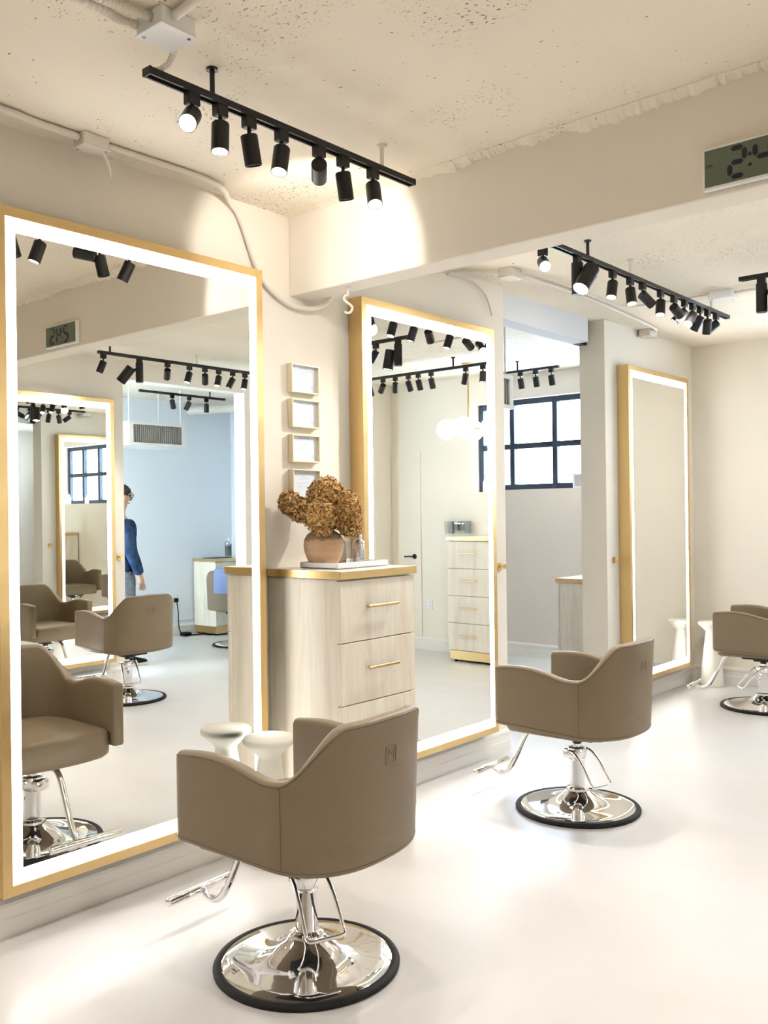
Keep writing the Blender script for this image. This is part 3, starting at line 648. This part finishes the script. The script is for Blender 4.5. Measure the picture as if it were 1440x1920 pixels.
def hydrangea(label, blobs, nf, seed, base=(0,0,.10)):
    rnd = random.Random(seed)
    t = thing('dried_hydrangea', label, 'dried flower', (VX,VY,VZ), 0, 'dried hydrangeas in the clay vase')
    bm = B(); c0 = Vector(blobs[0][0])
    b0 = Vector(base); add_tube(bm, [b0*.3, b0, b0.lerp(c0,.5)+Vector((0,0,.01)), c0], .003, 6, 4); obj('stem', bm, 'stem', t)
    verts, faces = [], []
    tot = sum(r[0]*r[1]*r[2] for _, r in blobs)**1
    for c, r in blobs:
        c = Vector(c)
        for k in range(int(nf*2.1/len(blobs))):
            d = Vector((rnd.gauss(0,1), rnd.gauss(0,1), rnd.gauss(0,1))).normalized(); q = rnd.uniform(.84,1.06)
            p = c+Vector((d.x*r[0],d.y*r[1],d.z*r[2]))*q
            n = (d+Vector((rnd.uniform(-.6,.6),rnd.uniform(-.6,.6),rnd.uniform(-.6,.6)))).normalized()
            a = n.orthogonal().normalized(); b = n.cross(a); ph = rnd.uniform(0,PI); s = rnd.uniform(.0065,.0098)
            for j in range(4):
                an = ph+j*PI/2; u = a*math.cos(an)+b*math.sin(an); w = n.cross(u)
                i0 = len(verts); cu = rnd.uniform(-.15,.55)*s
                verts += [p, p+u*s*.55+w*s*.45+n*cu*.3, p+u*s*1.1+n*cu, p+u*s*.55-w*s*.45+n*cu*.3]; faces.append((i0,i0+1,i0+2,i0+3))
    me = bpy.data.meshes.new('flower_head'); me.from_pydata(verts, [], faces); me.materials.append(MT['petal'])
    o = bpy.data.objects.new('flower_head', me); COL.objects.link(o); o.parent = t; o['kind'] = 'stuff'
    # dark core so the head is not hollow
    bm = B()
    for c, r in blobs:
        t2 = bmesh.new(); bmesh.ops.create_icosphere(t2, subdivisions=3, radius=1)
        for v in t2.verts: v.co = Vector((v.co.x*r[0]*.86, v.co.y*r[1]*.86, v.co.z*r[2]*.86))+Vector(c)
        merge(bm, t2)
    obj('flower_core', bm, 'petal', t)
# image right is (.76,.65) on the floor plan, towards the camera (.65,-.76)
def ir(u, v, w): return (.76*u+.65*v, .65*u-.76*v, w)
hydrangea('tall rounded brown hydrangea head at the back of the clay vase', [(ir(.012,-.04,.305),(.088,.088,.095))], 700, 1, (0,.0,.17))
hydrangea('golden hydrangea head drooping over the front rim of the vase', [(ir(-.012,.055,.225),(.075,.075,.075)), (ir(.0,.06,.165),(.045,.045,.035))], 640, 2, ir(0,.02,.17))
hydrangea('pale-tipped hydrangea head reaching out to the left of the vase', [(ir(-.150,.02,.285),(.05,.05,.055)), (ir(-.095,.03,.25),(.06,.06,.055))], 520, 3, ir(-.02,0,.17))
hydrangea('large hydrangea head spreading to the right over the bottles', [(ir(.095,.0,.255),(.072,.072,.085)), (ir(.12,.01,.19),(.055,.055,.06))], 760, 4, ir(.02,0,.17))
hydrangea('small hydrangea cluster filling the middle behind the front head', [(ir(.05,.0,.235),(.06,.06,.07))], 360, 5, ir(.01,0,.17))
def bottle(name, label, loc, prof, m, cap, capm, n=8, rz=0):
    t = thing(name, label, 'bottle', loc, rz)
    bm = B(); add_lathe(bm, prof, n); obj('body', bm, m, t, smooth=n > 12)
    bm = B(); add_lathe(bm, cap, 20); obj('cap', bm, capm, t); return t
bottle('glass_bottle', 'square smoked glass bottle beside the clay vase on the tray', (.165,3.093,VZ), [(0,0),(.030,0),(.032,.004),(.032,.098),(.028,.106),(.014,.112),(.014,.118),(0,.118)], 'smoke', [(0,.118),(.016,.118),(.016,.140),(.013,.143),(0,.143)], 'silver', 6, .2)
t = bottle('glass_bottle', 'textured silver bottle at the right end of the tray', (.245,3.133,VZ), [(0,0),(.024,0),(.026,.003),(.026,.100),(.022,.108),(.013,.112),(.013,.120),(0,.120)], 'silver', [(0,.120),(.014,.120),(.015,.128),(.012,.138),(0,.140)], 'silver', 24)
bm = B()
for i in range(10):
    for j in range(14):
        a = 2*PI*(j+.5*(i%2))/14; t2 = bmesh.new(); bmesh.ops.create_icosphere(t2, subdivisions=1, radius=.0036)
        merge(bm, t2, Matrix.Translation((.0255*math.cos(a),.0255*math.sin(a),.012+i*.0092)))
obj('hobnail', bm, 'silver', t)

# ---------------------------------------------------------------- S hook, coat hooks, stools
bm = B(); add_tube(bm, [(0,0,.06),(0,0,.045),(-.012,0,.04),(-.018,0,.026),(-.008,0,.012),(.008,0,.0),(.018,0,-.014),(.012,0,-.032),(-.004,0,-.038),(-.016,0,-.030)], .0055, 10, 6)
add_cyl(bm, (0,0,.052), (0,0,.078), .003, 8); add_cyl(bm, (0,0,.074), (0,0,.079), .012, 14)
o = tag(obj('ceiling_hook', bm, 'pipe'), 'white S shaped hook screwed under the beam', 'hook'); o.location = (.32,3.0,2.375); o.rotation_euler.z = R_(38)
def coat_hook(label, loc, rz):
    t = thing('coat_hook', label, 'hook', loc, rz, 'brass coat hooks')
    box_obj('back_plate', (0,-.018,-.022), (.008,.018,.022), 'brass', t, .002, 1)
    bm = B(); add_box(bm, (.008,-.007,-.007), (.038,.007,.007), .002, 1); add_box(bm, (.034,-.012,-.012), (.044,.012,.014), .002, 1); obj('peg', bm, 'brass', t)
coat_hook('brass coat hook on the wall end beside the second mirror', (.001,4.66,1.116), 0)
coat_hook('brass coat hook left of the far corner mirror', (.001,6.155,1.085), 0)
coat_hook('brass coat hook on the opposite wall end, seen in the nearest mirror', (4.089,4.60,1.09), PI)
PED = [(0,0),(.088,0),(.092,.006),(.090,.05),(.082,.16),(.066,.30),(.053,.40),(.047,.435),(.049,.447),(.075,.474),(.103,.497),(.109,.502),(.111,.511),(.109,.520),(.104,.525),(0,.525)]
for lab, loc in (('ivory pedestal side table in front of the drawer chest', (.225,2.585,0)), ('ivory pedestal side table in the far corner by the last mirror', (.215,7.46,0))):
    bm = B(); add_lathe(bm, PED, 48); t = tag(obj('pedestal_table', bm, 'stool', ang=50), lab, 'side table', 'ivory pedestal side tables'); t.location = loc

# ---------------------------------------------------------------- pendant with opal globes
def pendant(label, x, y, z, rot=0):
    t = thing('globe_pendant', label, 'pendant lamp', (x,y,ZC), rot)
    bm = B(); add_cyl(bm, (0,0,-.025), (0,0,0), .055, 28, .004); obj('ceiling_plate', bm, 'brass', t)
    bm = B(); add_cyl(bm, (0,0,z-ZC), (0,0,-.02), .0075, 12); obj('rod', bm, 'brass', t)
    bm = B(); add_cyl(bm, (0,0,z-ZC-.04), (0,0,z-ZC+.04), .02, 16, .004)
    for k in range(4): a = k*PI/2; add_cyl(bm, (0,0,z-ZC), (.12*math.cos(a),.12*math.sin(a),z-ZC), .007, 10)
    obj('arm', bm, 'brass', t)
    for k in range(4):
        a = k*PI/2; bm = B(); bmesh.ops.create_uvsphere(bm, u_segments=32, v_segments=18, radius=.098); o = obj('globe', bm, 'globe', t); o.location = (.205*math.cos(a),.205*math.sin(a),z-ZC)
pendant('brass pendant with four glowing opal globes, seen in the second mirror', 2.02, 6.98, 2.215, 1.18)

# ---------------------------------------------------------------- far wall fittings, seen in the second mirror
t = thing('soap_bottle', 'dark bottle with brass pump on the far wall chest', 'bottle', (2.03,7.40,1.2075))
bm = B(); add_lathe(bm, [(0,0),(.034,0),(.036,.004),(.036,.11),(.03,.125),(.014,.135),(.014,.145),(0,.145)], 28); obj('body', bm, 'smoke', t)
bm = B(); add_lathe(bm, [(0,.145),(.017,.145),(.017,.168),(.006,.172),(.006,.20),(0,.20)], 20); add_tube(bm, [(0,0,.195),(0,0,.205),(-.02,0,.207),(-.045,0,.195)], .006, 8, 4); obj('pump', bm, 'brass', t)
t = thing('tool_holder', 'chrome wall holder for hair tools above the far chest', 'tool holder', (2.60,YF-.001,1.30))
box_obj('back_plate', (-.04,-.012,-.04), (.04,0,.05), 'bronze', t, .003, 1)
for x in (-.10,.10): bm = B(); add_lathe(bm, [(.045,-.07),(.048,-.07),(.052,.055),(.049,.055),(.045,-.07)], 28, Matrix.Translation((x,-.065,0))); obj('cup', bm, 'clear', t)
bm = B(); add_cyl(bm, (-.06,-.03,.03), (.06,-.03,.03), .006, 10); add_cyl(bm, (0,-.01,.03), (0,-.035,.03), .006, 10); obj('arm', bm, 'chrome', t)
def outlet(label, loc, rz):
    t = thing('wall_outlet', label, 'outlet', loc, rz)
    box_obj('plate', (-.036,-.006,-.058), (.036,0,.058), 'white', t, .002, 1)
    for z in (-.022,.022):
        s = box_obj('socket', (-.017,-.0085,z-.014), (.017,-.006,z+.014), 'white', t, .002, 1)
        bm = B(); add_box(bm, (-.008,-.0089,z-.003), (-.006,-.0084,z+.006)); add_box(bm, (.006,-.0089,z-.003), (.008,-.0084,z+.006)); obj('slot', bm, 'slot', s)
outlet('white wall outlet on the far wall beside the chest', (3.017,YF-.001,.48), 0)
outlet('white wall outlet low on the side room wall with a plug in it', (6.199,6.75,.43), -PI/2)
d_ = struct('door_1', [((3.12,YF-.012,.004),(3.515,YF-.002,2.1))], 'wall', 'flush closet door painted like the far wall')
bm = B(); add_cyl(bm, (3.205,YF-.020,.98), (3.205,YF-.012,.98), .028, 24, .002); add_cyl(bm, (3.205,YF-.06,.98), (3.205,YF-.02,.98), .010, 16); add_tube(bm, [(3.205,YF-.055,.98),(3.25,YF-.058,.982),(3.31,YF-.055,.978)], .009, 10, 4)
obj('door_handle', bm, 'bronze', d_)

# ---------------------------------------------------------------- ceiling hung air units
def ac_unit(label, loc, rz, w=.72, d=.5, h=.25):
    t = thing('air_unit', label, 'air conditioner', loc, rz)
    bm = B()
    for lo, hi in (((0,-w/2,0),(d,w/2,.03)), ((0,-w/2,h-.03),(d,w/2,h)), ((0,-w/2,.03),(d,-w/2+.05,h-.03)), ((0,w/2-.05,.03),(d,w/2,h-.03)), ((d*.3,-w/2+.05,.03),(d,w/2-.05,h-.03))): add_box(bm, lo, hi)
    obj('casing', bm, 'white', t, smooth=False)
    n = 24
    sl = box_obj('slat', (.006,-w/2+.055,.035), (.022,-w/2+.066,h-.035), 'grille', t)
    for i in range(1, n): q = inst('slat', sl, t); q.location.y = i*(w-.12)/(n-1)
    for x in (.05,d-.05):
        for s in (-1,1): bm = B(); add_cyl(bm, (x,s*(w/2-.03),h), (x,s*(w/2-.03),ZC-loc[2]), .007, 10); obj('hanging_rod', bm, 'white', t)
ac_unit('white air unit with slatted grille hung in the side room, seen in the nearest mirror', (5.3,5.9,2.19), 0)
ac_unit('white air unit hung beyond the opening, mostly hidden by the wall', (-.62,5.46,2.205), PI)
for lab, x, hgt in (('white bottle on the far window sill, nearest the chest side', 2.33, .15), ('white bottle at the middle of the far window sill', 1.82, .13)):
    bm = B(); add_lathe(bm, [(0,0),(.03,0),(.032,.004),(.032,hgt*.66),(.026,hgt*.74),(.012,hgt*.8),(.012,hgt*.86),(.016,hgt*.87),(.016,hgt),(0,hgt)], 24)
    tag(obj('lotion_bottle', bm, 'white'), lab, 'bottle', 'white bottles on the far sill').location = (x, YF+.06, WZ0)
# small frame on the window sill
t = thing('photo_frame', 'small white photo frame standing on the window sill', 'photo frame', (-1.21,YW-.003+.05,VZ0), 0)
for lo, hi in (((-.085,-.01,0),(.085,.01,.016)), ((-.085,-.01,.124),(.085,.01,.14)), ((-.085,-.01,.016),(-.069,.01,.124)), ((.069,-.01,.016),(.085,.01,.124))): box_obj('frame_rail', lo, hi, 'white', t, .002, 1)
box_obj('picture', (-.069,-.004,.016), (.069,.006,.124), 'pale', t)
t = thing('framed_picture', 'dark framed photograph on the window room wall, seen in double reflection', 'picture', (-2.6,YW-.001,1.5), 0)
for lo, hi in (((-.25,-.025,0),(.25,0,.02)), ((-.25,-.025,.68),(.25,0,.70)), ((-.25,-.025,.02),(-.23,0,.68)), ((.23,-.025,.02),(.25,0,.68))): box_obj('frame_rail', lo, hi, 'cream', t, .002, 1)
box_obj('print', (-.23,-.012,.02), (.23,0,.68), 'print', t)

# ---------------------------------------------------------------- side room: jar, towel, power cord, person
t = thing('sterilising_jar', 'tall glass jar of teal liquid on the side room chest', 'jar', (5.95,7.38,.9215))
bm = B(); add_lathe(bm, [(0,0),(.052,0),(.052,.006),(.04,.012),(.04,.02),(.042,.16),(.040,.166),(.038,.16),(.036,.022),(0,.022)], 28); obj('glass', bm, 'clear', t)
bm = B(); add_lathe(bm, [(0,.024),(.035,.024),(.036,.14),(0,.14)], 24); obj('liquid', bm, 'jar', t)
bm = B(); add_lathe(bm, [(0,.166),(.043,.166),(.043,.18),(.03,.196),(.006,.204),(.006,.225),(.010,.23),(.010,.24),(0,.243)], 28); obj('lid', bm, 'silver', t)
bm = B(); add_prism(bm, [(-.12,-.14),(.12,-.14),(.12,.14),(-.12,.14)], 0, .006, .002, 1); o = tag(obj('tool_mat', bm, 'black'), 'black tool mat lying on the side room chest', 'mat'); o.location = (5.95,7.2,.9215)
bm = B(); pts = [(-.365,.60),(-.362,.80),(-.352,.852),(-.335,.862),(-.30,.862),(-.278,.852),(-.262,.80),(-.258,.66)]; n = 8
rows = []
for j in range(n+1):
    y = -.10+.2*j/n; rows.append([bm.verts.new((x+.003*math.sin(j*1.7), y, z)) for x, z in pts])
for a, b in zip(rows, rows[1:]):
    for i in range(len(pts)-1): bm.faces.new((a[i],a[i+1],b[i+1],b[i]))
o = tag(obj('towel', bm, 'towel', ang=80), 'blue towel folded over the back of the side room chair', 'towel'); o.location = (4.98,6.72,0); o.rotation_euler.z = R_(70)
md = o.modifiers.new('thickness','SOLIDIFY'); md.thickness = .008; md.offset = 1
t = thing('power_cord', 'black extension cord with adapter block coiled on the side room floor', 'power cord', (6.1,6.9,0))
bm = B(); add_tube(bm, [(.06,-.15,.42),(.045,-.14,.30),(.06,-.12,.12),(.03,-.10,.03),(-.04,-.02,.010),(-.08,.10,.008),(-.05,.26,.008),(-.12,.34,.008),(-.22,.28,.008),(-.20,.14,.008),(-.08,.12,.016),(.0,.26,.008),(-.05,.42,.008)], .006, 8, 6); obj('cable', bm, 'rubber', t)
box_obj('adapter_block', (-.07,-.13,.004), (.03,-.03,.045), 'rubber', t, .006, 2); box_obj('plug', (.05,-.175,.405), (.085,-.125,.455), 'rubber', t, .006, 2)

def skin_mesh(name, verts, edges, radii, m, parent, root=0, sub=2):
    me = bpy.data.meshes.new(name); me.from_pydata(verts, edges, []); o = bpy.data.objects.new(name, me); COL.objects.link(o); o.parent = parent
    sk = o.modifiers.new('skin','SKIN'); sk.use_smooth_shade = True
    for v, r in zip(me.skin_vertices[0].data, radii): v.radius = r if isinstance(r, tuple) else (r, r)
    me.skin_vertices[0].data[root].use_root = True
    s = o.modifiers.new('sub','SUBSURF'); s.levels = sub; s.render_levels = sub
    dg = bpy.context.evaluated_depsgraph_get(); bpy.context.view_layer.update(); me2 = bpy.data.meshes.new_from_object(o.evaluated_get(bpy.context.evaluated_depsgraph_get()))
    o.modifiers.clear(); o.data = me2; me2.materials.clear(); me2.materials.append(MT[m]); me2.polygons.foreach_set('use_smooth', [True]*len(me2.polygons)); bpy.data.meshes.remove(me)
    return o
def person():
    # local frame: facing +y, origin between the feet
    t = thing('person', 'person in a blue denim jacket and grey jeans standing beside the opposite wall end', 'person', (4.85,5.12,0), R_(6))
    def limbs(k):   # k = extra radius
        V = [(0,0,.93),(0,-.005,1.08),(0,-.01,1.24),(0,-.015,1.38),(0,-.005,1.46),(0,.01,1.53)]
        return V
    body_v = limbs(0); body_r = [(.13,.095),(.12,.085),(.145,.10),(.13,.085),(.05,.05),(.045,.05)]; E = [(0,1),(1,2),(2,3),(3,4),(4,5)]
    hd = [(0,.02,1.585),(0,.022,1.645),(0,.012,1.70)]; i0 = len(body_v); body_v += hd; body_r += [(.058,.070),(.072,.088),(.055,.068)]; E += [(5,6),(6,7),(7,8)]
    for s in (-1,1):
        i = len(body_v); body_v += [(s*.175,-.015,1.36),(s*.225,-.02,1.12),(s*.222,.04,.99),(s*.215,.09,.86),(s*.212,.105,.82)]; body_r += [.052,.042,.036,.028,(.032,.02)]
        E += [(3,i),(i,i+1),(i+1,i+2),(i+2,i+3),(i+3,i+4)]
        for q, (dx, dz, l) in enumerate(((.0,.034,.055),(0,.012,.068),(0,-.010,.062),(0,-.030,.05))):
            j = len(body_v); body_v += [(s*.205,.112+dz*.9,.775),(s*.195,.118+dz,.775-l*.75)]; body_r += [.010,.008]; E += [(i+4,j),(j,j+1)]
        j = len(body_v); body_v += [(s*.188,.13,.81),(s*.178,.152,.785)]; body_r += [.011,.009]; E += [(i+4,j),(j,j+1)]
        i = len(body_v); body_v += [(s*.10,.0,.84),(s*.105,.01,.50),(s*.105,-.01,.12),(s*.105,.03,.05),(s*.11,.13,.035)]; body_r += [.078,.055,.038,.035,(.035,.022)]
        E += [(0,i),(i,i+1),(i+1,i+2),(i+2,i+3),(i+3,i+4)]
    body = skin_mesh('body', body_v, E, body_r, 'skin', t)
    # face: nose, mouth, ears, eyes
    bm = B(); add_tube(bm, [(0,.100,1.655),(0,.112,1.635),(0,.122,1.615),(0,.105,1.605)], lambda u: .007+.007*math.sin(u*2.6), 8, 4); obj('nose', bm, 'skin', body)
    bm = B(); add_tube(bm, [(-.022,.090,1.575),(0,.100,1.576),(.022,.090,1.575)], .005, 8, 4); obj('mouth', bm, 'red', body)
    for s in (-1,1):
        bm = B(); bmesh.ops.create_uvsphere(bm, u_segments=12, v_segments=8, radius=.012); o = obj('eye', bm, 'hair', body); o.location = (s*.03,.088,1.648)
        bm = B(); bmesh.ops.create_uvsphere(bm, u_segments=12, v_segments=8, radius=1); o = obj('ear', bm, 'skin', body); o.scale = (.012,.02,.032); o.location = (s*.075,.01,1.635)
    bm = B(); bmesh.ops.create_icosphere(bm, subdivisions=4, radius=1)
    for v in bm.verts:
        p = v.co.copy(); f = max(0, p.y); q = 1+.05*math.sin(p.x*17+p.z*11)*math.sin(p.y*13)
        v.co = Vector((p.x*.088*q, p.y*.104*q+.006, 1.672+p.z*(.092 if p.z > 0 else (.09-.085*min(1,max(0,f*1.6))))*q))
    obj('hair', bm, 'hair', t)
    bm = B()
    for s in (-1,1):
        add_tube(bm, [(s*.034+.026*math.cos(a*PI/8), .112, 1.648+.02*math.sin(a*PI/8)) for a in range(17)], .0035, 6)
        add_tube(bm, [(s*.06,.110,1.65),(s*.078,.08,1.652),(s*.080,.01,1.645)], .003, 6)
    add_tube(bm, [(-.01,.113,1.652),(.01,.113,1.652)], .003, 6); obj('glasses', bm, 'black', t)
    jv = [(0,0,.80),(0,-.005,.98),(0,-.01,1.16),(0,-.012,1.30),(0,-.012,1.41),(0,-.004,1.46)]; jr = [(.175,.135),(.17,.125),(.175,.13),(.165,.115),(.095,.08),(.07,.068)]; je = [(i,i+1) for i in range(5)]
    for s in (-1,1):
        i = len(jv); jv += [(s*.185,-.015,1.36),(s*.235,-.02,1.12),(s*.228,.04,.99),(s*.22,.085,.88)]; jr += [.078,.066,.058,.048]; je += [(3,i),(i,i+1),(i+1,i+2),(i+2,i+3)]
    jk = skin_mesh('jacket', jv, je, jr, 'denim', t)
    bm = B(); add_box(bm, (-.05,.118,1.10), (.05,.127,1.19), .003); obj('front_print', bm, 'red', jk)
    pv = [(0,0,1.02),(0,0,.86)]; pr = [(.15,.11),(.15,.115)]; pe = [(0,1)]
    for s in (-1,1):
        i = len(pv); pv += [(s*.10,0,.74),(s*.107,.012,.48),(s*.107,-.005,.20),(s*.107,0,.09)]; pr += [.098,.080,.072,.074]; pe += [(1,i),(i,i+1),(i+1,i+2),(i+2,i+3)]
    skin_mesh('jeans', pv, pe, pr, 'jeans', t)
    for s in (-1,1):
        bm = B(); out = [(-.035,-.075),(.035,-.075),(.045,-.02),(.042,.08),(.048,.14),(.035,.195),(0,.212),(-.035,.195),(-.045,.14),(-.040,.08),(-.042,-.02)]
        add_prism(bm, out, .022, .095, .02, 3)
        for v in bm.verts:
            if v.co.z > .05 and v.co.y > .05: v.co.z -= (v.co.y-.05)*.30
        sh = obj('shoe', bm, 'shoe', t, ang=60); sh.location = (s*.107,0,0)
        bm = B(); add_prism(bm, [(x*1.06,y*1.03) for x, y in out], .001, .024, .004, 2); obj('sole', bm, 'sole', sh)
        for k in range(3):
            y = .015+k*.032
            for sx in (-1,1):
                bm = B(); add_box(bm, (sx*.0435-.0025,y,.026), (sx*.0435+.0025,y+.013,.078), .001, 1)
                for v in bm.verts: v.co.y -= (v.co.z-.026)*.5; v.co.x -= sx*(v.co.z-.026)*.18
                obj('stripe', bm, 'white', sh)
person()
